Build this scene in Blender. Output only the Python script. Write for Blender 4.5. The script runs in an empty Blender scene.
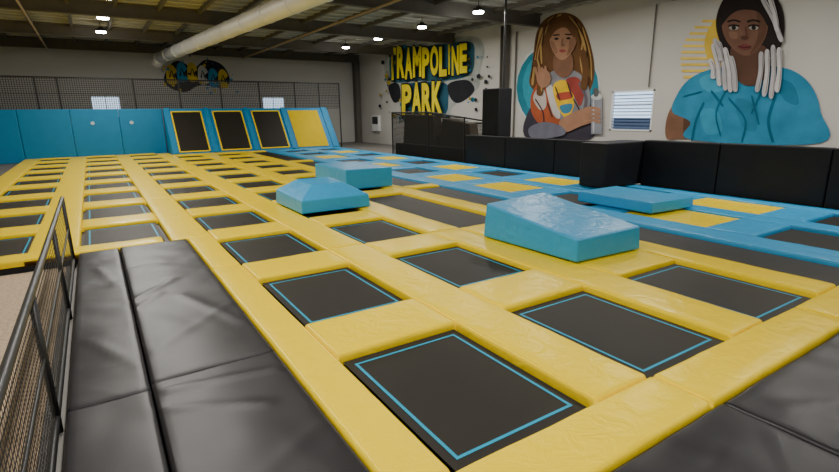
import bpy, math, random
from mathutils import Vector, Matrix, noise
random.seed(4)
S=2.0   # one layout unit = 2 m ; pad tops are z=0, eye is one unit above
sc=bpy.context.scene
COL=sc.collection

# ---------------------------------------------------------------- materials
MATS={}
def mat(name,col,rough=0.6,metal=0.0,var=0.12,vscale=3.0,bump=0.0,bscale=12.0,spec=0.5,emit=None,estr=0.0,stretch=(1,1,1),bdist=0.02,detail=3,tint=None):
    if name in MATS: return MATS[name]
    m=bpy.data.materials.new(name); m.use_nodes=True
    nt=m.node_tree; N=nt.nodes; L=nt.links
    b=N['Principled BSDF']
    b.inputs['Roughness'].default_value=rough
    b.inputs['Metallic'].default_value=metal
    b.inputs['Specular IOR Level'].default_value=spec
    if tint: b.inputs['Specular Tint'].default_value=(*tint,1)
    tc=N.new('ShaderNodeTexCoord'); mp=N.new('ShaderNodeMapping'); mp.inputs['Scale'].default_value=stretch
    L.new(tc.outputs['Object'],mp.inputs['Vector'])
    no=N.new('ShaderNodeTexNoise'); no.inputs['Scale'].default_value=vscale; no.inputs['Detail'].default_value=4
    L.new(mp.outputs[0],no.inputs['Vector'])
    cr=N.new('ShaderNodeMix'); cr.data_type='RGBA'
    cr.inputs[6].default_value=(*[max(0,c*(1-var)) for c in col],1)
    cr.inputs[7].default_value=(*[min(1,c*(1+var)) for c in col],1)
    L.new(no.outputs['Fac'],cr.inputs[0]); L.new(cr.outputs[2],b.inputs['Base Color'])
    if bump>0:
        n2=N.new('ShaderNodeTexNoise'); n2.inputs['Scale'].default_value=bscale; n2.inputs['Detail'].default_value=detail; n2.inputs['Distortion'].default_value=0.8
        L.new(mp.outputs[0],n2.inputs['Vector'])
        bp=N.new('ShaderNodeBump'); bp.inputs['Strength'].default_value=bump; bp.inputs['Distance'].default_value=bdist
        L.new(n2.outputs['Fac'],bp.inputs['Height']); L.new(bp.outputs[0],b.inputs['Normal'])
    if emit:
        b.inputs['Emission Color'].default_value=(*emit,1); b.inputs['Emission Strength'].default_value=estr
    MATS[name]=m; return m

def netmat(name,col,pitch=0.09,th=0.2,axes=(0,2)):
    m=bpy.data.materials.new(name); m.use_nodes=True
    nt=m.node_tree; N=nt.nodes; L=nt.links
    b=N['Principled BSDF']; b.inputs['Base Color'].default_value=(*col,1); b.inputs['Roughness'].default_value=.8
    out=N['Material Output']; tr=N.new('ShaderNodeBsdfTransparent'); mx=N.new('ShaderNodeMixShader')
    tc=N.new('ShaderNodeTexCoord'); sp=N.new('ShaderNodeSeparateXYZ'); L.new(tc.outputs['Object'],sp.inputs[0])
    res=[]
    for a in axes:
        d=N.new('ShaderNodeMath'); d.operation='DIVIDE'; d.inputs[1].default_value=pitch; L.new(sp.outputs[a],d.inputs[0])
        f=N.new('ShaderNodeMath'); f.operation='FRACT'; L.new(d.outputs[0],f.inputs[0])
        c=N.new('ShaderNodeMath'); c.operation='LESS_THAN'; c.inputs[1].default_value=th; L.new(f.outputs[0],c.inputs[0]); res.append(c)
    mxm=N.new('ShaderNodeMath'); mxm.operation='MAXIMUM'; L.new(res[0].outputs[0],mxm.inputs[0]); L.new(res[1].outputs[0],mxm.inputs[1])
    L.new(mxm.outputs[0],mx.inputs[0]); L.new(tr.outputs[0],mx.inputs[1]); L.new(b.outputs[0],mx.inputs[2]); L.new(mx.outputs[0],out.inputs['Surface'])
    return m

Y_V=mat('yellow_vinyl',(0.93,0.66,0.0),0.32,var=.04,vscale=1.5,bump=.4,bscale=5,bdist=.03,spec=.22,tint=(1,.85,.25))
B_V=mat('blue_vinyl',(0.028,0.33,0.64),0.36,var=.08,vscale=1.5,bump=.55,bscale=4,bdist=.04,spec=.35)
B_W=mat('blue_wall_vinyl',(0.020,0.22,0.44),0.5,var=.08,bump=.2,bscale=3,spec=.2)
K_V=mat('black_vinyl',(0.014,0.0125,0.015),0.40,var=.25,vscale=.8,bump=.22,bscale=1.6,bdist=.04,spec=.34,detail=1.5)
K_W=mat('black_wall_vinyl',(0.010,0.010,0.012),0.55,var=.3,bump=.2,bscale=3,spec=.3)
BED=mat('jump_bed_fabric',(0.021,0.0185,0.0145),0.55,var=.25,vscale=1.2,bump=.2,bscale=120,bdist=.004,spec=.25)
LINE=mat('blue_line_print',(0.01,0.30,0.48),0.5,spec=.2)
YL=mat('yellow_line_print',(0.93,0.66,0.0),0.5,spec=.2,tint=(1,.85,.25))
FR=mat('dark_steel_frame',(0.014,0.014,0.015),0.45)
WALL=mat('wall_paint',(0.52,0.50,0.46),0.85,var=.12,vscale=.35,bump=.1,bscale=30,bdist=.005)
WALLB=mat('back_wall_paint',(0.50,0.495,0.46),0.85,var=.12,vscale=.3)
CEIL=mat('ceiling_deck',(0.30,0.295,0.26),0.8,var=.2,vscale=.5)
STEEL=mat('beam_steel',(0.11,0.10,0.085),0.6,var=.25)
GALV=mat('galvanised_duct',(0.76,0.76,0.74),0.45,metal=.2,var=.12,vscale=1.0)
WHITE=mat('white_paint',(0.75,0.75,0.74),0.5)
OSB=mat('speckled_floor',(0.44,0.33,0.22),0.8,var=.6,vscale=28)
CONC=mat('concrete_floor',(0.16,0.15,0.14),0.7,var=.2)
GLASS=mat('window_pane_glow',(0.5,0.65,0.85),0.2,emit=(0.62,0.80,1.0),estr=1.5)
BLIND=mat('window_slat',(0.06,0.11,0.22),0.6)
LAMP=mat('lamp_lens',(1,1,1),0.3,emit=(1,0.97,0.9),estr=60)
BROWN=mat('brown_padding',(.040,.029,.019),.7,var=.3)

# ---------------------------------------------------------------- builders
class MB:
    def __init__(s): s.v=[]; s.f=[]
    def poly(s,pts):
        i=len(s.v); s.v+= [tuple(p) for p in pts]; s.f.append(tuple(range(i,i+len(pts))))
    def box(s,x0,x1,y0,y1,z0,z1):
        i=len(s.v)
        s.v+=[(x0,y0,z0),(x1,y0,z0),(x1,y1,z0),(x0,y1,z0),(x0,y0,z1),(x1,y0,z1),(x1,y1,z1),(x0,y1,z1)]
        s.f+=[(i,i+3,i+2,i+1),(i+4,i+5,i+6,i+7),(i,i+1,i+5,i+4),(i+1,i+2,i+6,i+5),(i+2,i+3,i+7,i+6),(i+3,i,i+4,i+7)]
    def pad(s,x0,x1,y0,y1,zt=0.0,th=.05,r=.02,amp=.002,step=.06,fr=2.5,creases=()):
        def lines(a,b):
            rr=min(r,(b-a)/2.2)
            e=[0,.12*rr,.35*rr,.65*rr,rr]
            n=max(1,int((b-a-2*rr)/step))
            mid=[a+rr+(b-a-2*rr)*k/n for k in range(1,n)]
            return [a+t for t in e]+mid+[b-t for t in reversed(e)]
        X=lines(x0,x1); Yv=lines(y0,y1); nx=len(X); ny=len(Yv); i0=len(s.v)
        for y in Yv:
            for x in X:
                ex=max(0,r-min(x-x0,x1-x)); ey=max(0,r-min(y-y0,y1-y))
                d=min(r,math.sqrt(ex*ex+ey*ey)); z=zt-(r-math.sqrt(max(0,r*r-d*d)))
                if d<r*.9:
                    z+=amp*noise.noise(Vector((x*fr*2,y*fr*2,x0)))*1.5+amp*noise.noise(Vector((x*fr*6,y*fr*6,y0)))
                    for (ax,ay,bx_,by_,wd,hh) in creases:
                        A=Vector((ax,ay));Bv=Vector((bx_,by_));P=Vector((x,y));t=max(0,min(1,(P-A).dot(Bv-A)/(Bv-A).length_squared))
                        dd=(P-(A+(Bv-A)*t)).length/wd
                        if dd<2.5: z+=hh*math.exp(-dd*dd)
                s.v.append((x,y,z))
        for j in range(ny-1):
            for i in range(nx-1):
                a=i0+j*nx+i; s.f.append((a,a+1,a+nx+1,a+nx))
        ring=[i0+i for i in range(nx)]+[i0+j*nx+nx-1 for j in range(1,ny)]+[i0+(ny-1)*nx+i for i in range(nx-2,-1,-1)]+[i0+j*nx for j in range(ny-2,0,-1)]
        b0=len(s.v)
        for k in ring: x,y,z=s.v[k]; s.v.append((x,y,zt-th))
        n=len(ring)
        for k in range(n):
            k2=(k+1)%n; s.f.append((ring[k],b0+k,b0+k2,ring[k2]))
    def tube(s,p0,p1,r,n=10,cap=True):
        p0=Vector(p0);p1=Vector(p1);d=(p1-p0).normalized()
        u=d.cross(Vector((0,0,1)));
        if u.length<.01:u=Vector((1,0,0))
        u.normalize(); w=d.cross(u); i=len(s.v)
        for p in (p0,p1):
            for k in range(n):
                a=2*math.pi*k/n; s.v.append(tuple(p+u*r*math.cos(a)+w*r*math.sin(a)))
        for k in range(n):
            k2=(k+1)%n; s.f.append((i+k,i+k2,i+n+k2,i+n+k))
        if cap: s.f.append(tuple(i+k for k in range(n-1,-1,-1))); s.f.append(tuple(i+n+k for k in range(n)))
    def obj(s,name,m,parent=None,smooth=False,bevel=0,seg=2):
        me=bpy.data.meshes.new(name)
        me.from_pydata([(a*S,b*S,c*S) for a,b,c in s.v],[],s.f); me.update()
        me.materials.append(m)
        o=bpy.data.objects.new(name,me); COL.objects.link(o)
        if parent: o.parent=parent
        if smooth:
            for p in me.polygons: p.use_smooth=True
        if bevel:
            bv=o.modifiers.new('bevel','BEVEL'); bv.width=bevel; bv.segments=seg; bv.limit_method='ANGLE'; bv.angle_limit=math.radians(12)
        return o
def empty(name):
    e=bpy.data.objects.new(name,None); COL.objects.link(e); return e
def boxes(name,m,lst,parent=None,bevel=0,smooth=False):
    b=MB()
    for t in lst: b.box(*t)
    return b.obj(name,m,parent,smooth,bevel)

# ---------------------------------------------------------------- camera
b_=Vector((.8398,.1403,-.5244)).normalized(); a_=Vector((-.5434,.197,-.816)); a_=(a_-b_*a_.dot(b_)).normalized(); n_=b_.cross(a_)
cam=bpy.data.cameras.new('camera'); co=bpy.data.objects.new('camera',cam); COL.objects.link(co)
R=Matrix((b_,a_,n_)).to_4x4()
co.matrix_world=Matrix.Translation((0,0,1*S))@R
cam.sensor_width=36; cam.lens=36*497/839; cam.clip_end=300; cam.clip_start=.05
sc.camera=co

# ---------------------------------------------------------------- room shell
XR=8.8; YB=18.0; XL=-2.6; YF=-3.0; ZC=3.1; ZF=-.1
boxes('floor',CONC,[(XL-.1,XR+.1,YF-.1,YB+.1,ZF-.1,ZF)])
boxes('walkway_floor',OSB,[(XL+.01,-.30,YF+.01,4.40,ZF,ZF+.012)])
boxes('ceiling',CEIL,[(XL-.1,XR+.1,YF-.1,YB+.1,ZC,ZC+.1)])
def wall_holes_back():
    holes=[(.107,.854,.95,1.57),(5.13,5.91,.95,1.57)]
    L=[];x=XL
    for h in holes:
        L.append((x,h[0],YB,YB+.1,ZF,ZC)); L.append((h[0],h[1],YB,YB+.1,ZF,h[2])); L.append((h[0],h[1],YB,YB+.1,h[3],ZC)); x=h[1]
    L.append((x,XR,YB,YB+.1,ZF,ZC)); return L
boxes('wall_back',WALLB,wall_holes_back())
wy0,wy1,wz0,wz1=5.63,6.54,.60,1.36
boxes('wall_right',WALL,[(XR,XR+.1,YF,wy0,ZF,ZC),(XR,XR+.1,wy1,YB,ZF,ZC),(XR,XR+.1,wy0,wy1,ZF,wz0),(XR,XR+.1,wy0,wy1,wz1,ZC)])
boxes('wall_left',WALLB,[(XL-.1,XL,YF,YB,ZF,ZC)])
boxes('wall_front',WALLB,[(XL,XR,YF-.1,YF,ZF,ZC)])
# windows
def window_x(name,y0,y1,z0,z1):
    e=empty(name)
    boxes('pane',GLASS,[(XR+.06,XR+.07,y0,y1,z0,z1)],e)
    t=.03
    boxes('frame',WHITE,[(XR-.012,XR+.05,y0,y1,z0,z0+t),(XR-.012,XR+.05,y0,y1,z1-t,z1),(XR-.012,XR+.05,y0,y0+t,z0,z1),(XR-.012,XR+.05,y1-t,y1,z0,z1),(XR,XR+.05,y0,y1,z0+.50,z0+.515)],e)
    boxes('slats',BLIND,[(XR+.03,XR+.034,y0+t,y1-t,z0+.045+k*.062,z0+.062+k*.062) for k in range(11)],e)
    boxes('view_outside',mat('outside_roofs',(.10,.16,.30),.6),[(XR+.055,XR+.059,y0+t,y1-t,z0+.03,z0+.24)],e)
window_x('window_1',wy0,wy1,wz0,wz1)
def window_y(name,x0,x1,z0,z1):
    e=empty(name)
    boxes('pane',GLASS,[(x0,x1,YB+.06,YB+.07,z0,z1)],e)
    t=.025
    boxes('frame',WHITE,[(x0,x1,YB-.01,YB+.05,z0,z0+t),(x0,x1,YB-.01,YB+.05,z1-t,z1),(x0,x0+t,YB-.01,YB+.05,z0,z1),(x1-t,x1,YB-.01,YB+.05,z0,z1),((x0+x1)/2-.01,(x0+x1)/2+.01,YB,YB+.05,z0,z1)],e)
window_y('window_2',.107,.854,.95,1.57); window_y('window_3',5.13,5.91,.95,1.57)

# ceiling steel
for y in (-1,2.2,5.4,8.6,11.8,15.0,17.8):
    boxes('ceiling_beam',STEEL,[(XL,XR,y-.06,y+.06,ZC-.03,ZC),(XL,XR,y-.012,y+.012,ZC-.24,ZC-.03),(XL,XR,y-.06,y+.06,ZC-.27,ZC-.24)])
x=XL+.3
while x<XR:
    if min(abs(x-.5),abs(x-6.62))>.14: boxes('ceiling_purlin',STEEL,[(x-.03,x+.03,YF,YB,ZC-.09,ZC)])
    x+=.75
boxes('trim_2',mat('rib_paint',(.40,.395,.36),.8),[(XL,XR,y*.4-3+.05,y*.4-3+.16,ZC-.02,ZC) for y in range(0,52)])
# columns
e=empty('steel_column')
boxes('shaft',STEEL,[(XR-.22,XR-.02,YB-.3,YB-.28,ZF,ZC-.27),(XR-.22,XR-.02,YB-.1,YB-.08,ZF,ZC-.27),(XR-.13,XR-.11,YB-.28,YB-.1,ZF,ZC-.27)],e)
boxes('base_plate',STEEL,[(XR-.25,XR-.001,YB-.33,YB-.05,ZF,ZF+.02)],e)
for y in (9.62,):
    e=empty('steel_column')
    boxes('shaft',STEEL,[(XR-.16,XR-.02,y-.1,y-.08,ZF,ZC-.1),(XR-.16,XR-.02,y+.08,y+.1,ZF,ZC-.1),(XR-.1,XR-.08,y-.08,y+.08,ZF,ZC-.1)],e)
    boxes('base_plate',STEEL,[(XR-.2,XR-.001,y-.13,y+.13,ZF,ZF+.02)],e)
b=MB(); b.tube((XR-.03,5.75,1.4),(XR-.03,5.75,ZC-.28),.012); b.tube((XR-.03,9.3,ZF),(XR-.03,9.3,ZC-.28),.02); b.obj('wall_conduit',STEEL)
# lamps
for X in (.5,6.62):
    for k,Yl in enumerate((14.2,12.2,10.1,8.1,6.1,4.1,1.85,0.1,-1.9)):
        zl=2.88
        e=empty('high_bay_lamp'); bb=MB()
        bb.tube((X,Yl,zl+.0),(X,Yl,zl+.05),.11,20); bb.tube((X,Yl,zl+.05),(X,Yl,zl+.09),.05,14); bb.tube((X,Yl,zl+.09),(X,Yl,ZC-.022),.008,6)
        bb.obj('housing',FR,e)
        lb=MB(); lb.tube((X,Yl,zl-.03),(X,Yl,zl),.10,20); lb.obj('lens',LAMP,e)
        ld=bpy.data.lights.new('lamp_light','AREA'); ld.shape='DISK'; ld.size=.38; ld.energy=158; ld.color=(1,.965,.90)
        lo=bpy.data.objects.new('lamp_light',ld); COL.objects.link(lo); lo.location=(X*S,Yl*S,(zl-.04)*S); lo.parent=e
# duct
e=empty('ventilation_duct')
p0=Vector((1.96,16.75,2.60)); p1=Vector((2.87,7.25,2.62)); d=(p1-p0).normalized(); p2=p0+d*15
b=MB(); b.tube(p0,p2,.155,28); o=b.obj('pipe',GALV,e,True)
b=MB(); t=0.0
while t<15: b.tube(p0+d*t,p0+d*(t+.03),.163,28); t+=1.0
b.obj('joint_rings',GALV,e)
b=MB(); b.tube(p0,p0+Vector((-.12,.1,-.22)),.13,20); b.tube(p0+Vector((0,.6,0)),p0,.155,28); b.obj('elbow',GALV,e,True)
b=MB(); b.tube((4.5,17.6,2.78),(4.5,0,2.78),.025,8); b.obj('sprinkler_pipe',mat('pipe_paint',(.30,.22,.12),.5))
b=MB(); b.tube((-.7,17.6,2.78),(-.7,0,2.78),.02,8); b.obj('sprinkler_pipe',mat('pipe_paint',(.30,.22,.12),.5))

# ---------------------------------------------------------------- trampoline court
court=empty('trampoline_court')
yp=MB(); bp_=MB(); bed=MB(); lines=MB(); fr=MB(); ycell=MB()
def row(n): return .987+1.227*(n-1), .987+1.227*(n-1)+.828
def col(k): return .751+.947*k, .751+.947*k+.612
ZBED=-.032
def mkbed(x0,x1,y0,y1,line=True):
    g=.012
    bed.poly([(x0+g,y0+g,ZBED),(x1-g,y0+g,ZBED),(x1-g,y1-g,ZBED),(x0+g,y1-g,ZBED)])
    if line:
        i=.045;w=.0125;z=ZBED+.001
        a,b2,c,d2=x0+i,x1-i,y0+i+.01,y1-i-.01
        for q in ((a,b2,c,c+w),(a,b2,d2-w,d2),(a,a+w,c+w,d2-w),(b2-w,b2,c+w,d2-w)):
            lines.poly([(q[0],q[2],z),(q[1],q[2],z),(q[1],q[3],z),(q[0],q[3],z)])
def beds_in_col(k,rows):
    for n in rows: mkbed(*col(k),*row(n))
beds_in_col(-2,range(4,13)); beds_in_col(-1,range(4,13)); beds_in_col(0,range(1,13)); beds_in_col(1,range(1,12))
x0,x1=col(2)
mkbed(x0,x1,*row(1)); mkbed(x0,x1,*row(2)); mkbed(x0,x1,row(3)[0],row(4)[1],False)
for n in range(5,12): mkbed(x0,x1,*row(n))
def cross(k,rows,mbx=None):
    x0,x1=col(k)
    for n in rows:
        ya=row(n)[1]; yb=row(n+1)[0]
        yb=min(yb,15.45)
        (mbx or yp).pad(x0-.012,x1+.012,ya,yb)
cross(-2,range(4,13)); cross(-1,range(4,13)); cross(0,range(1,13)); cross(1,range(1,11)); cross(2,[1,2,4,5,6,7,8,9,10])
yp.pad(col(1)[0]-.012,col(2)[1]+.3,row(11)[1],14.5)
def strip(x0,x1,ya,yb,m=yp,seg=2.454,off=0):
    y=ya
    while y<yb-.05:
        y2=min(y+seg,yb)
        if yb-y2<.4: y2=yb
        m.pad(x0,x1,y,y2); y=y2
y0=row(1)[0]
strip(.545,.751-.012,y0,row(4)[0]-.22)
strip(col(-1)[1]+.012,col(0)[0]-.012,row(4)[0]-.22,15.4)
strip(col(0)[1]+.012,col(1)[0]-.012,y0,15.2)
strip(col(1)[1]+.012,col(2)[0]-.012,y0,14.42)
strip(col(2)[1]+.012,3.53,y0,14.42)
strip(-.545,-.2-.008,row(4)[0]-.22,15.4)
strip(-1.46,-1.155,row(4)[0]-.22,15.4)
yp.pad(-1.15,.375,row(4)[0]-.22,row(4)[0])
for a,b2 in ((.545,1.7),(1.7,2.95),(2.95,4.0)): yp.pad(a,b2,.75,y0-.002)
segs=[(y0,3.2),(3.45,5.75),(5.95,8.2),(8.4,10.6),(10.8,14.2)]
for a,b2 in segs: mkbed(3.53,4.05,a,b2,False)
for a,b2 in ((3.2,3.45),(5.75,5.95),(8.2,8.4),(10.6,10.8),(14.2,14.42)): yp.pad(3.54,4.04,a,b2)
bx=[(4.40,5.05),(5.36,5.98)]
strip(4.05,4.388,.75,14.42,bp_); strip(5.062,5.348,.75,14.42,bp_); strip(5.992,6.24,.75,14.42,bp_)
for ci,(x0,x1) in enumerate(bx):
    for n in range(1,12):
        ya,yb=row(n)
        isy=(n in (2,4,5,7,9)) if ci==0 else (n in (2,4,6,8,10))
        if isy: ycell.pad(x0,x1,ya,yb,-.012,.03,.015)
        else: mkbed(x0,x1,ya,yb,False)
        bp_.pad(x0-.01,x1+.01,yb,min(row(n+1)[0],14.42))
    bp_.pad(x0-.01,x1+.01,.75,y0-.004)
yp.obj('yellow_pads',Y_V,court,True); bp_.obj('blue_pads',B_V,court,True); ycell.obj('yellow_covers',Y_V,court,True)
bed.obj('jump_beds',BED,court); lines.obj('bed_lines',LINE,court)
boxes('frame_base',FR,[(.30,4.06,.76,14.4,ZF+.001,-.055),(-1.46,.30,row(4)[0]-.2,15.4,ZF+.001,-.055),(.30,1.66,14.4,15.4,ZF+.001,-.055),(4.06,6.24,.76,14.4,ZF+.001,-.055)],court)

# black crash mats
e=empty('black_floor_mat')
b=MB()
cre=[(.06,3.05,.30,3.32,.02,.008),(.06,2.9,.2,3.1,.015,.006),(.10,1.92,.50,1.85,.02,.008),(.06,1.80,.40,1.62,.015,.006),(.3,3.0,.5,2.4,.03,.004),(.1,2.3,.5,2.7,.03,.003),(-.1,3.9,.0,3.4,.02,.003),(-.15,2.6,.03,2.2,.025,.003),(.15,1.2,.5,1.4,.03,.004)]
for (a,b2) in ((-.215,.052),(.056,.54)):
    ys=[-2.2,-.2,1.98,4.44] if a<0 else [-2.2,-.6,2.02,4.44]
    for i in range(len(ys)-1): b.pad(a,b2,ys[i]+.002,ys[i+1]-.002,-.004 if a<0 else 0,.09,.016,.003,.022,1.1,cre)
b.obj('covers',K_V,e,True)
e=empty('black_floor_mat'); b=MB()
xs=[.545,1.75,3.0,4.3,6.2]
cr2=[(1.2,.2,1.7,.55,.02,.007),(1.5,.05,1.9,.45,.02,.006),(1.9,.6,2.4,.3,.02,.006),(1.0,.5,1.5,.6,.02,.005)]
for i in range(4):
    b.pad(xs[i]+.002,xs[i+1]-.002,-.3,.745,-.01,.085,.018,.004,.03,1.1,cr2); b.pad(xs[i]+.002,xs[i+1]-.002,-2.2,-.305,-.01,.085,.018,.005,.09,1.6)
b.obj('covers',K_V,e,True)

# blue foam blocks
def solid(name,verts,faces,m,bev=.03):
    e=empty(name); b=MB(); b.v=verts; b.f=faces; o=b.obj('cover',m,e,True,bev,3)
    wn=o.modifiers.new('wn','WEIGHTED_NORMAL'); wn.keep_sharp=False
    sm=MB()
    return e
BF=[(0,3,2,1),(4,5,6,7),(0,1,5,4),(1,2,6,5),(2,3,7,6),(3,0,4,7)]
z=0.008
solid('foam_wedge',[(2.60,2.11,z),(3.26,2.08,z),(3.26,3.04,z),(2.57,3.04,z),(2.61,2.12,.165),(3.25,2.09,.18),(3.24,3.02,.315),(2.58,3.02,.285)],BF,B_V)
solid('foam_block',[(2.72,6.0,z),(3.42,6.0,z),(3.42,7.1,z),(2.72,7.1,z),(2.72,6.0,.28),(3.42,6.0,.27),(3.42,7.1,.27),(2.72,7.1,.28)],BF,B_V)
solid('foam_slab',[(4.48,2.78,z),(5.15,2.74,z),(5.15,3.68,z),(4.48,3.68,z),(4.48,2.78,.12),(5.15,2.74,.12),(5.15,3.68,.125),(4.48,3.68,.125)],BF,B_V)
solid('foam_pyramid',[(1.67,4.8,z),(2.45,4.8,z),(2.45,5.66,z),(1.67,5.66,z),(1.68,4.81,.14),(2.44,4.81,.14),(2.44,5.65,.15),(1.68,5.65,.16),(1.90,5.08,.26),(2.26,5.08,.26),(2.26,5.48,.28),(1.87,5.48,.28)],
  [(0,3,2,1),(0,1,5,4),(1,2,6,5),(2,3,7,6),(3,0,4,7),(4,5,9,8),(5,6,10,9),(6,7,11,10),(7,4,8,11),(8,9,10,11)],B_V,.02)

# ---------------------------------------------------------------- blue back wall and wall trampolines
e=empty('padded_wall'); b=MB(); x=-2.5
while x<1.68:
    x2=min(x+1.05,1.68); b.box(x+.003,x2-.003,15.47,15.6,ZF+.001,1.17); x=x2
    if x>=1.68: break
b.obj('panels',B_W,e,False,.03)
b=MB()
for x in (.05,.92): b.tube((x,15.455,.82),(x,15.47,.82),.045,16)
b.obj('badges',mat('badge_white',(.45,.6,.7),.5),e)
e=empty('wall_trampoline')
XA,XB=1.70,6.42; ya,yb_,zt=14.5,15.4,1.17
b=MB()
b.v=[(XA,ya,0),(XB,ya,0),(XB,yb_,zt),(XA,yb_,zt),(XA,yb_+.2,zt),(XB,yb_+.2,zt),(XA,yb_+.2,ZF+.001),(XB,yb_+.2,ZF+.001),(XA,ya,ZF+.001),(XB,ya,ZF+.001)]
b.f=[(0,1,2,3),(3,2,5,4),(4,5,7,6),(8,9,1,0),(0,3,4,6,8),(1,9,7,5,2),(8,6,7,9)]
b.obj('blue_frame',B_W,e,False,.05,3)
vdir=Vector((0,yb_-ya,zt)).normalized(); nrm=Vector((0,-vdir.z,vdir.y)); H=math.hypot(yb_-ya,zt)
def ip(x,v,o): q=Vector((x,ya,0))+vdir*v+nrm*o; return tuple(q)
blk=MB(); yl=MB(); yb2=MB()
ramps=[(1.86,2.64,0),(2.92,3.74,0),(4.0,4.84,0),(5.10,6.06,1)]
for (x0,x1,k) in ramps:
    v0,v1=.04,H-.10
    (yb2 if k else blk).poly([ip(x0,v0,.012),ip(x1,v0,.012),ip(x1,v1,.012),ip(x0,v1,.012)])
    if not k:
        w=.035
        for (p,q,r,s_) in ((x0,x1,v0,v0+w),(x0,x1,v1-w,v1),(x0,x0+w,v0,v1),(x1-w,x1,v0,v1)):
            yl.poly([ip(p,r,.018),ip(q,r,.018),ip(q,s_,.018),ip(p,s_,.018)])
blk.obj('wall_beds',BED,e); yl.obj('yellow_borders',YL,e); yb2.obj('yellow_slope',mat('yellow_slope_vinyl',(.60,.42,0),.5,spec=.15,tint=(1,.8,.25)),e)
pd=MB()
for x in (1.78,2.78,3.87,4.97,6.26):
    w=.065
    pd.poly([ip(x-w,0,.03),ip(x+w,0,.03),ip(x+w,H,.03),ip(x-w,H,.03)]); pd.poly([ip(x-w,0,0),ip(x-w,0,.03),ip(x-w,H,.03),ip(x-w,H,0)]); pd.poly([ip(x+w,0,.03),ip(x+w,0,0),ip(x+w,H,0),ip(x+w,H,.03)])
pd.obj('blue_rib_pads',B_W,e)
# safety net behind
e=empty('safety_net')
NET=netmat('net_mesh',(.03,.03,.03),.10,.24,(0,2))
b=MB(); b.poly([(-2.5,15.66,1.15),(7.0,15.66,1.15),(7.0,15.66,1.93),(-2.5,15.66,1.93)]); b.obj('mesh',NET,e)
b=MB()
for x in (-2.2,-1,-.55,1.1,2.2,3.3,4.4,5.5,6.3,7.0): b.tube((x,15.68,ZF),(x,15.68,1.95),.022,8)
b.tube((-2.5,15.68,1.94),(7.0,15.68,1.94),.016,8); b.tube((-2.5,15.68,1.55),(7.0,15.68,1.55),.008,6)
b.obj('posts',FR,e)

# ---------------------------------------------------------------- black padded walls on the right
e=empty('black_padded_wall'); L=[]
y=-2.4
while y<4.05: L.append((6.26,6.40,y+.004,min(y+1.1,4.1)-.004,ZF+.001,.60)); y+=1.1
y=4.5
while y<8.0: L.append((6.26,6.40,y+.004,min(y+1.17,8.0)-.004,ZF+.001,.55)); y+=1.17
boxes('panels',K_W,L,e,.03)
boxes('buttress',K_W,[(5.48,6.40,4.10,4.50,.008,.585)],e,.03)
e=empty('padded_pillar')
boxes('padding',K_W,[(6.42,6.75,7.22,7.70,ZF+.001,1.42)],e,.04)
b=MB(); b.tube((6.60,7.30,1.4),(6.60,7.30,ZC-.1),.02); b.obj('post',FR,e)
# goal cage
e=empty('netted_goal_cage')
CN=netmat('cage_mesh',(.03,.023,.016),.06,.42,(1,2))
b=MB()
X0,X1,Y0,Y1,Z1=6.5,7.4,8.35,11.35,1.0
Ym=9.7
for y in (Y0,Ym,Y1): b.tube((X0,y,ZF),(X0,y,Z1-(.12 if y==Y0 else 0)),.018,8); b.tube((X1,y,ZF),(X1,y,Z1-.25),.018,8); b.tube((X0,y,Z1-(.12 if y==Y0 else 0)),(X1,y,Z1-.25),.016,8)
b.tube((X0,Y0,Z1-.12),(X0,Ym,Z1),.016,8); b.tube((X0,Ym,Z1),(X0,Y1,Z1),.016,8); b.tube((X1,Y0,Z1-.25),(X1,Y1,Z1-.25),.016,8); b.obj('frame',FR,e)
b=MB(); b.poly([(X0,Y0,ZF),(X0,Y1,ZF),(X0,Y1,Z1),(X0,Ym,Z1),(X0,Y0,Z1-.12)]); b.poly([(X1,Y0,ZF),(X1,Y1,ZF),(X1,Y1,Z1-.25),(X1,Y0,Z1-.25)]); b.obj('mesh',CN,e)
b=MB()
for (ya_,yb3,za,zb) in ((Y0+.05,Ym-.06,.76,.86),(Ym+.06,Y1-.05,.93,.95)):
    i=len(b.v); yt0=ya_+.14; yt1=yb3-.10
    b.v+=[(X0+.25,ya_,ZF+.001),(X0+.55,ya_,ZF+.001),(X0+.55,yb3,ZF+.001),(X0+.25,yb3,ZF+.001),(X0+.28,yt0,za),(X0+.5,yt0,za),(X0+.5,yt1,zb),(X0+.28,yt1,zb)]
    b.f+=[tuple(i+k for k in f) for f in BF]
b.obj('folded_covers',BROWN,e,False,.04)
boxes('kick_pads',K_W,[(X0+.05,X0+.18,Y0+.05,Y1-.05,ZF+.001,.24)],e,.03)
e=empty('wall_cabinet')
boxes('body',WHITE,[(XR-.1,XR-.001,16.2,16.7,.35,.9)],e,.01)
boxes('door',FR,[(XR-.105,XR-.1,16.24,16.66,.6,.86)],e)

# ---------------------------------------------------------------- railing on the left
e=empty('guard_railing'); b=MB(); xr=-.245
for y in (4.36,3.2,2.0,.8,-.4): b.tube((xr,y,ZF+.01),(xr,y,.43),.012,8)
b.tube((xr,4.36,.43),(xr,-1.5,.43),.014,8); b.tube((xr,4.36,-.03),(xr,-1.5,-.03),.012,8); b.tube((xr,4.36,.2),(xr,-1.5,.2),.006,8)
b.obj('bars',FR,e,True)
b=MB(); b.poly([(xr,4.36,-.03),(xr,-1.5,-.03),(xr,-1.5,.43),(xr,4.36,.43)]); b.obj('mesh',netmat('rail_mesh',(.012,.012,.012),.05,.3,(1,2)),e)

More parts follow.
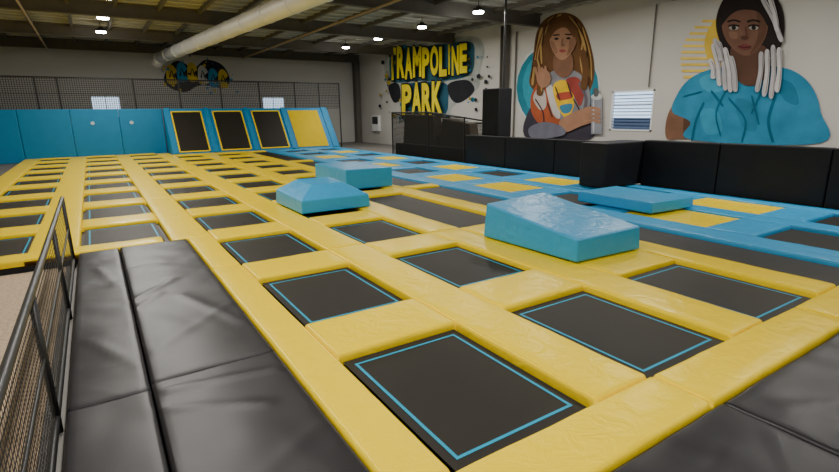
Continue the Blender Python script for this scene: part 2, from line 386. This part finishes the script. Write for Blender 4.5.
# ---------------------------------------------------------------- murals (flat paint on the wall planes)
def smooth(pts,n=6):
    out=[];m=len(pts)
    for i in range(m):
        p0,p1,p2,p3=[Vector(pts[(i+k-1)%m]) for k in range(4)]
        for t in range(n):
            t/=n
            out.append(tuple(.5*((2*p1)+(p2-p0)*t+(2*p0-5*p1+4*p2-p3)*t*t+(3*p1-p0-3*p2+p3)*t**3)))
    return out
def paint(c):
    k='paint_%02x%02x%02x'%tuple(int(255*v) for v in c)
    return mat(k,c,.85,var=.38,vscale=1.6,spec=.2)
class Mural:
    def __init__(s,name,f): s.e=empty(name); s.f=f; s.l=0
    def shape(s,pts,c,sm=True,name='paint_area'):
        s.l+=1
        q=smooth(pts) if sm else pts
        b=MB(); b.poly([s.f(x,y,s.l) for x,y in q]); b.obj(name,paint(c),s.e)
    def ell(s,cx,cy,rx,ry,c): s.shape([(cx+rx*math.cos(a*math.pi/12),cy+ry*math.sin(a*math.pi/12)) for a in range(24)],c,False)
    def stroke(s,pts,w,c):
        P=[Vector(p) for p in pts]; Lf=[];Rt=[]
        for i,p in enumerate(P):
            d=(P[min(i+1,len(P)-1)]-P[max(i-1,0)]).normalized(); n=Vector((-d.y,d.x))*w/2
            Lf.append(tuple(p+n)); Rt.append(tuple(p-n))
        s.shape(Lf+Rt[::-1],c,True)
# keystone from the drawing grid of the artwork onto the right wall plane (X = XR)
def FR_(x,y,l):
    u=x-419; v=y-236
    t=XR/(.8398*u-.1403*v+260.6)
    return (XR-.004-l*.0010, t*(-.5434*u-.197*v+405.5), 1-t*(.0112*u+.9703*v+120.07))
F1=F2=F3=FR_
def FB(x,y,l): return (2.18+(x-170)*.0307, YB-.004-l*.0012, 1+(113-y)/32)
SK=(.36,.19,.115); SKD=(.20,.10,.06); HR=(.13,.06,.023); HG=(.42,.25,.08)
m=Mural('girl_wall_mural',F1)
m.ell(557,88,43,47,(.50,.56,.54)); m.ell(557,88,41,45,(.02,.19,.26)); m.ell(557,86,35,39,(.03,.27,.36))
m.shape([(533,52),(537,30),(548,17),(566,13),(581,22),(590,45),(594,72),(588,92),(575,84),(550,84),(538,92),(529,84),(531,68)],HR)
for P,w_ in (([(541,30),(535,50),(533,72),(532,84)],2.2),([(548,22),(541,42),(541,62)],1.6),([(578,26),(585,50),(588,74)],2.2),([(570,18),(582,36),(580,60),(584,80)],1.5),([(560,15),(550,20),(544,34)],1.5),([(583,30),(590,56),(591,78)],1.2),([(545,30),(538,52),(537,70)],1.0)): m.stroke(P,w_,HG)
for P in ([(538,34),(534,56),(531,76)],[(575,20),(586,44),(586,66)],[(556,16),(546,26),(542,44)]): m.stroke(P,1.2,(.05,.022,.01))
m.shape([(528,112),(545,100),(585,100),(592,115),(590,139),(528,139)],(.045,.04,.055))
m.shape([(532,96),(544,78),(556,70),(572,70),(584,78),(590,94),(588,112),(578,126),(545,126),(533,114)],(.22,.22,.24))
m.shape([(531,96),(540,80),(548,82),(552,98),(560,116),(556,128),(542,126),(532,114)],(.38,.09,.035))
m.shape([(533,98),(540,86),(545,92),(546,106),(540,110)],(.50,.44,.40))
m.shape([(546,88),(552,86),(558,104),(560,118),(553,114)],(.55,.52,.48))
m.shape([(553,86),(564,80),(572,90),(574,106),(566,118),(557,106)],(.75,.46,.02))
m.shape([(557,94),(570,92),(572,98),(559,100)],(.40,.07,.04)); m.shape([(560,106),(572,104),(570,112),(563,113)],(.05,.20,.32))
m.shape([(566,80),(578,78),(584,92),(580,106),(574,96)],(.28,.05,.04)); m.stroke([(580,84),(586,98),(584,114)],3,(.12,.10,.12))
for P in ([(536,100),(543,112),(544,124)],[(574,100),(580,112),(578,124)],[(548,104),(552,116)],[(556,88),(560,100)],[(568,84),(572,96)]): m.stroke(P,1.2,(.06,.03,.03))
m.shape([(556,54),(571,54),(573,70),(564,78),(554,70)],SKD)
m.shape([(550,36),(553,27),(562,23),(572,26),(577,36),(575,47),(568,57),(562,60),(556,56),(551,46)],SK)
m.shape([(548,42),(550,27),(562,19),(575,25),(580,44),(574,38),(566,28),(556,31)],HR)
m.shape([(570,40),(576,38),(574,48),(567,56),(569,48)],(.24,.12,.07)); m.shape([(551,42),(555,43),(558,52),(555,53)],(.26,.13,.08))
m.stroke([(536,62),(541,78),(540,94)],6,HR); m.stroke([(583,52),(586,70),(584,88)],6,HR); m.stroke([(538,60),(542,76),(542,90)],1.6,HG)
m.ell(557,39,2.2,1.2,(.02,.02,.02)); m.ell(569,38.5,2.2,1.2,(.02,.02,.02)); m.stroke([(554,35.5),(560,35)],1.2,(.03,.02,.02)); m.stroke([(566,34.5),(572,35)],1.2,(.03,.02,.02))
m.stroke([(563,39),(562.5,44)],1,SKD); m.ell(563.5,45.5,1.6,1.0,SKD); m.ell(563,51,3.2,1.4,(.30,.06,.06))
m.shape([(538,73),(545,69),(551,75),(550,84),(543,88),(538,82)],SK)
for k in range(4): m.stroke([(538+k*3,76),(536+k*3.4,68-k%2)],2,SK)
m.shape([(560,122),(575,112),(590,108),(600,112),(598,120),(582,126),(566,132)],SK)
m.shape([(592,98),(603,98),(603,134),(592,134)],(.24,.25,.28),False); m.ell(597.5,97,5.5,3,(.5,.5,.5)); m.stroke([(597,96),(597,89)],4,(.1,.1,.1)); m.stroke([(594.5,102),(594.5,130)],1.5,(.5,.5,.52))
m.shape([(530,128),(545,122),(562,126),(566,134),(550,138),(533,138)],(.15,.15,.19))
for y in (109,113,117,121): m.stroke([(586,y),(594,y-1),(601,y+1)],2.8,SK)
m=Mural('woman_wall_mural',F2)
for i in range(11):
    y=20+i*6.2; hw=math.sqrt(max(1,48**2-(y-60)**2)); m.shape([(728-hw,y),(728+hw*.4,y),(728+hw*.4,y+2.6),(728-hw,y+2.6)],(.70,.50,.10),False)
m.shape([(704,45),(710,26),(724,12),(735,20),(735,60),(712,66)],(.60,.41,.06))
m.shape([(666,138),(666,120),(674,104),(690,104),(697,120),(692,137),(678,139)],SKD)
m.shape([(685,108),(694,118),(690,136),(683,136)],(.10,.05,.03))
m.shape([(672,112),(676,96),(688,80),(708,70),(735,66),(770,66),(795,72),(812,88),(820,112),(820,143),(692,140),(690,122)],(.03,.22,.37))
m.shape([(700,78),(722,72),(735,84),(718,92),(704,90)],(.05,.30,.46)); m.shape([(775,80),(792,84),(798,104),(784,100)],(.02,.16,.27)); m.shape([(735,100),(752,104),(756,130),(742,126)],(.025,.18,.30)); m.shape([(700,112),(716,110),(722,130),(706,134)],(.04,.27,.43))
for P,w_ in (([(692,139),(696,120),(703,104)],2.2),([(730,100),(745,120),(742,140)],2),([(775,96),(768,120),(772,140)],2.5),([(712,92),(722,105)],2),([(752,98),(758,122)],1.8),([(760,94),(752,112)],1.4),([(685,96),(700,92)],1.2),([(726,90),(716,112),(720,134)],1.3)): m.stroke(P,w_,(.012,.11,.19))
m.shape([(716,26),(720,6),(732,-8),(758,-12),(776,-2),(784,18),(782,44),(768,58),(735,58),(722,46)],(.018,.013,.012))
m.shape([(733,46),(764,46),(770,68),(758,84),(742,84),(732,68)],(.09,.045,.03))
m.shape([(722,24),(728,12),(743,4),(758,7),(767,20),(766,36),(757,50),(747,56),(735,51),(725,38)],(.15,.075,.05))
m.shape([(757,12),(766,20),(765,36),(757,49),(750,54),(758,36)],(.10,.048,.03)); m.shape([(729,32),(737,33),(737,39),(731,38)],(.20,.105,.07))
m.shape([(720,27),(724,9),(742,0),(760,2),(770,17),(769,28),(759,13),(743,10),(731,15)],(.018,.013,.012))
for x in (734,754): m.ell(x,28,4.6,2.2,(.32,.30,.28)); m.ell(x,28,2.3,2.2,(.02,.015,.01)); m.stroke([(x-6,22),(x,20.5),(x+6,22)],1.6,(.015,.01,.01)); m.stroke([(x-5,26.4),(x,25.4),(x+5,26.4)],1.5,(.015,.01,.01))
m.stroke([(746,28),(747,36)],1.5,(.10,.045,.03)); m.ell(745,38,4.0,2.2,(.08,.035,.025)); m.ell(745,47,6.0,2.6,(.16,.04,.04)); m.stroke([(739,47),(745,47.6),(751,47)],.9,(.04,.01,.01))
LG=(.50,.48,.48); MG=(.22,.20,.20)
for i,(x,y,x2,y2) in enumerate([(714,46,720,84),(720,44,726,88),(726,50,731,90),(732,58,736,90),(711,60,714,78),(762,54,758,90),(768,52,765,94),(774,48,772,96),(780,50,778,90),(764,0,782,40),(770,-4,778,30),(716,40,722,60)]):
    m.stroke([(x,y),((x+x2)/2+1.5,(y+y2)/2),(x2,y2)],4.6,LG if i%2==0 else (.40,.38,.39)); m.stroke([(x+1.8,y+2),((x+x2)/2+3,(y+y2)/2),(x2+1.8,y2-2)],.9,MG)
m=Mural('trampoline_park_wall_mural',F3)
m.shape([(386,50),(392,42),(420,43),(450,38),(476,37),(484,50),(480,70),(478,88),(462,98),(452,108),(446,119),(420,121),(402,116),(398,100),(388,90),(384,70)],(.36,.38,.36))
m.shape([(390,52),(394,45),(420,47),(440,44),(470,42),(474,56),(470,74),(446,81),(418,81),(393,82),(389,66)],(.03,.11,.15))
m.shape([(403,88),(420,82),(446,84),(448,98),(444,115),(420,117),(404,114)],(.02,.09,.14))
m.shape([(448,84),(466,80),(474,88),(470,96),(458,103),(450,98)],(.02,.02,.025)); m.shape([(388,86),(398,84),(400,99),(393,102)],(.02,.02,.025))
random.seed(8)
for i in range(110):
    a=random.random()*6.28; rr=random.uniform(.85,1.3); cx=433+50*rr*math.cos(a)*.95; cy=80+40*rr*math.sin(a)
    if cx<381: continue
    r=random.uniform(.4,2.4); m.ell(cx,cy,r*.8,r,random.choice([(.02,.02,.025),(.02,.17,.27),(.02,.02,.025),(.35,.27,.03)]))
def letter(ch,x0,x1,yt0,yt1,yb0,yb1,lay,off,c,parent):
    # one painted capital, fitted to its four corners on the wall
    cu=bpy.data.curves.new('lettering','FONT'); cu.body=ch; cu.offset=0; t=bpy.data.objects.new('t',cu); COL.objects.link(t); bpy.context.view_layer.update()
    bb=[Vector(v) for v in t.bound_box]; w0=min(v.x for v in bb);w1=max(v.x for v in bb);h0=min(v.y for v in bb);h1=max(v.y for v in bb)
    cu.offset=off; cu.resolution_u=3; bpy.context.view_layer.update()
    dg=bpy.context.evaluated_depsgraph_get(); me=bpy.data.meshes.new_from_object(t.evaluated_get(dg)); bpy.data.objects.remove(t)
    for v in me.vertices:
        u=(v.co.x-w0)/max(.25,(w1-w0)); w=(v.co.y-h0)/(h1-h0)
        if w1-w0<.25: u=.5+(v.co.x-(w0+w1)/2)/.4
        xx=x0+(x1-x0)*u; yt=yt0+(yt1-yt0)*u; yb=yb0+(yb1-yb0)*u; yy=yb+(yt-yb)*w
        q=FR_(xx,yy,lay); v.co=Vector(q)*S
    me.materials.append(paint(c)); o=bpy.data.objects.new('letter_'+ch.lower(),me); COL.objects.link(o); o.parent=parent
YT=(.78,.60,.01)
def word(txt,xs,tops,bots,gap):
    n=len(txt)
    wts=[.55 if ch=='I' else (1.15 if ch in 'MO' else 1) for ch in txt]; tot=sum(wts); acc=0
    base=m.l
    for i,ch in enumerate(txt):
        t0=acc/tot; acc+=wts[i]; t1=acc/tot
        f=lambda arr,t:(1-t)*(1-t)*arr[0]+2*t*(1-t)*arr[1]+t*t*arr[2]
        x0=xs[0]+(xs[1]-xs[0])*t0+gap; x1=xs[0]+(xs[1]-xs[0])*t1-gap
        j=(-.8 if i%2 else .6)
        for lay,off,c in ((base+2+i*.2,.085,(.012,.014,.02)),(base+6,.045,YT)):
            letter(ch,x0,x1,f(tops,t0)+j,f(tops,t1)+j,f(bots,t0)+j,f(bots,t1)+j,lay,off,c,m.e)
word('TRAMPOLINE',(391,470),(49,50,46),(78,76,72),.9)
word('PARK',(404,444),(86,84,84),(113,113,112),1.0)
m=Mural('graffiti_wall_mural',FB)
m.shape([(168,80),(174,66),(184,60),(198,66),(210,58),(226,62),(233,76),(226,86),(214,84),(200,84),(188,90),(176,88)],(.02,.02,.03))
cs=[(.60,.44,.02),(.03,.25,.45),(.62,.46,.02),(.55,.55,.52),(.03,.25,.45),(.60,.44,.02)]
for i in range(6):
    x=171+i*10; y=70-3*math.sin(i); m.shape([(x,y+10),(x+1,y-3),(x+6,y-6),(x+10,y),(x+7,y+4),(x+10,y+11),(x+4,y+13)],cs[i]); m.stroke([(x+3,y+6),(x+5,y),(x+7,y+7)],1.2,(.02,.02,.03))
for i in range(30): m.ell(random.uniform(164,240),random.uniform(54,92),random.uniform(.5,1.6),random.uniform(.5,1.6),random.choice([(.02,.02,.03),(.04,.25,.45),(.6,.45,.02)]))

# ---------------------------------------------------------------- world
w=bpy.data.worlds.new('world'); sc.world=w; w.use_nodes=True
w.node_tree.nodes['Background'].inputs[0].default_value=(.6,.7,.85,1); w.node_tree.nodes['Background'].inputs[1].default_value=.5
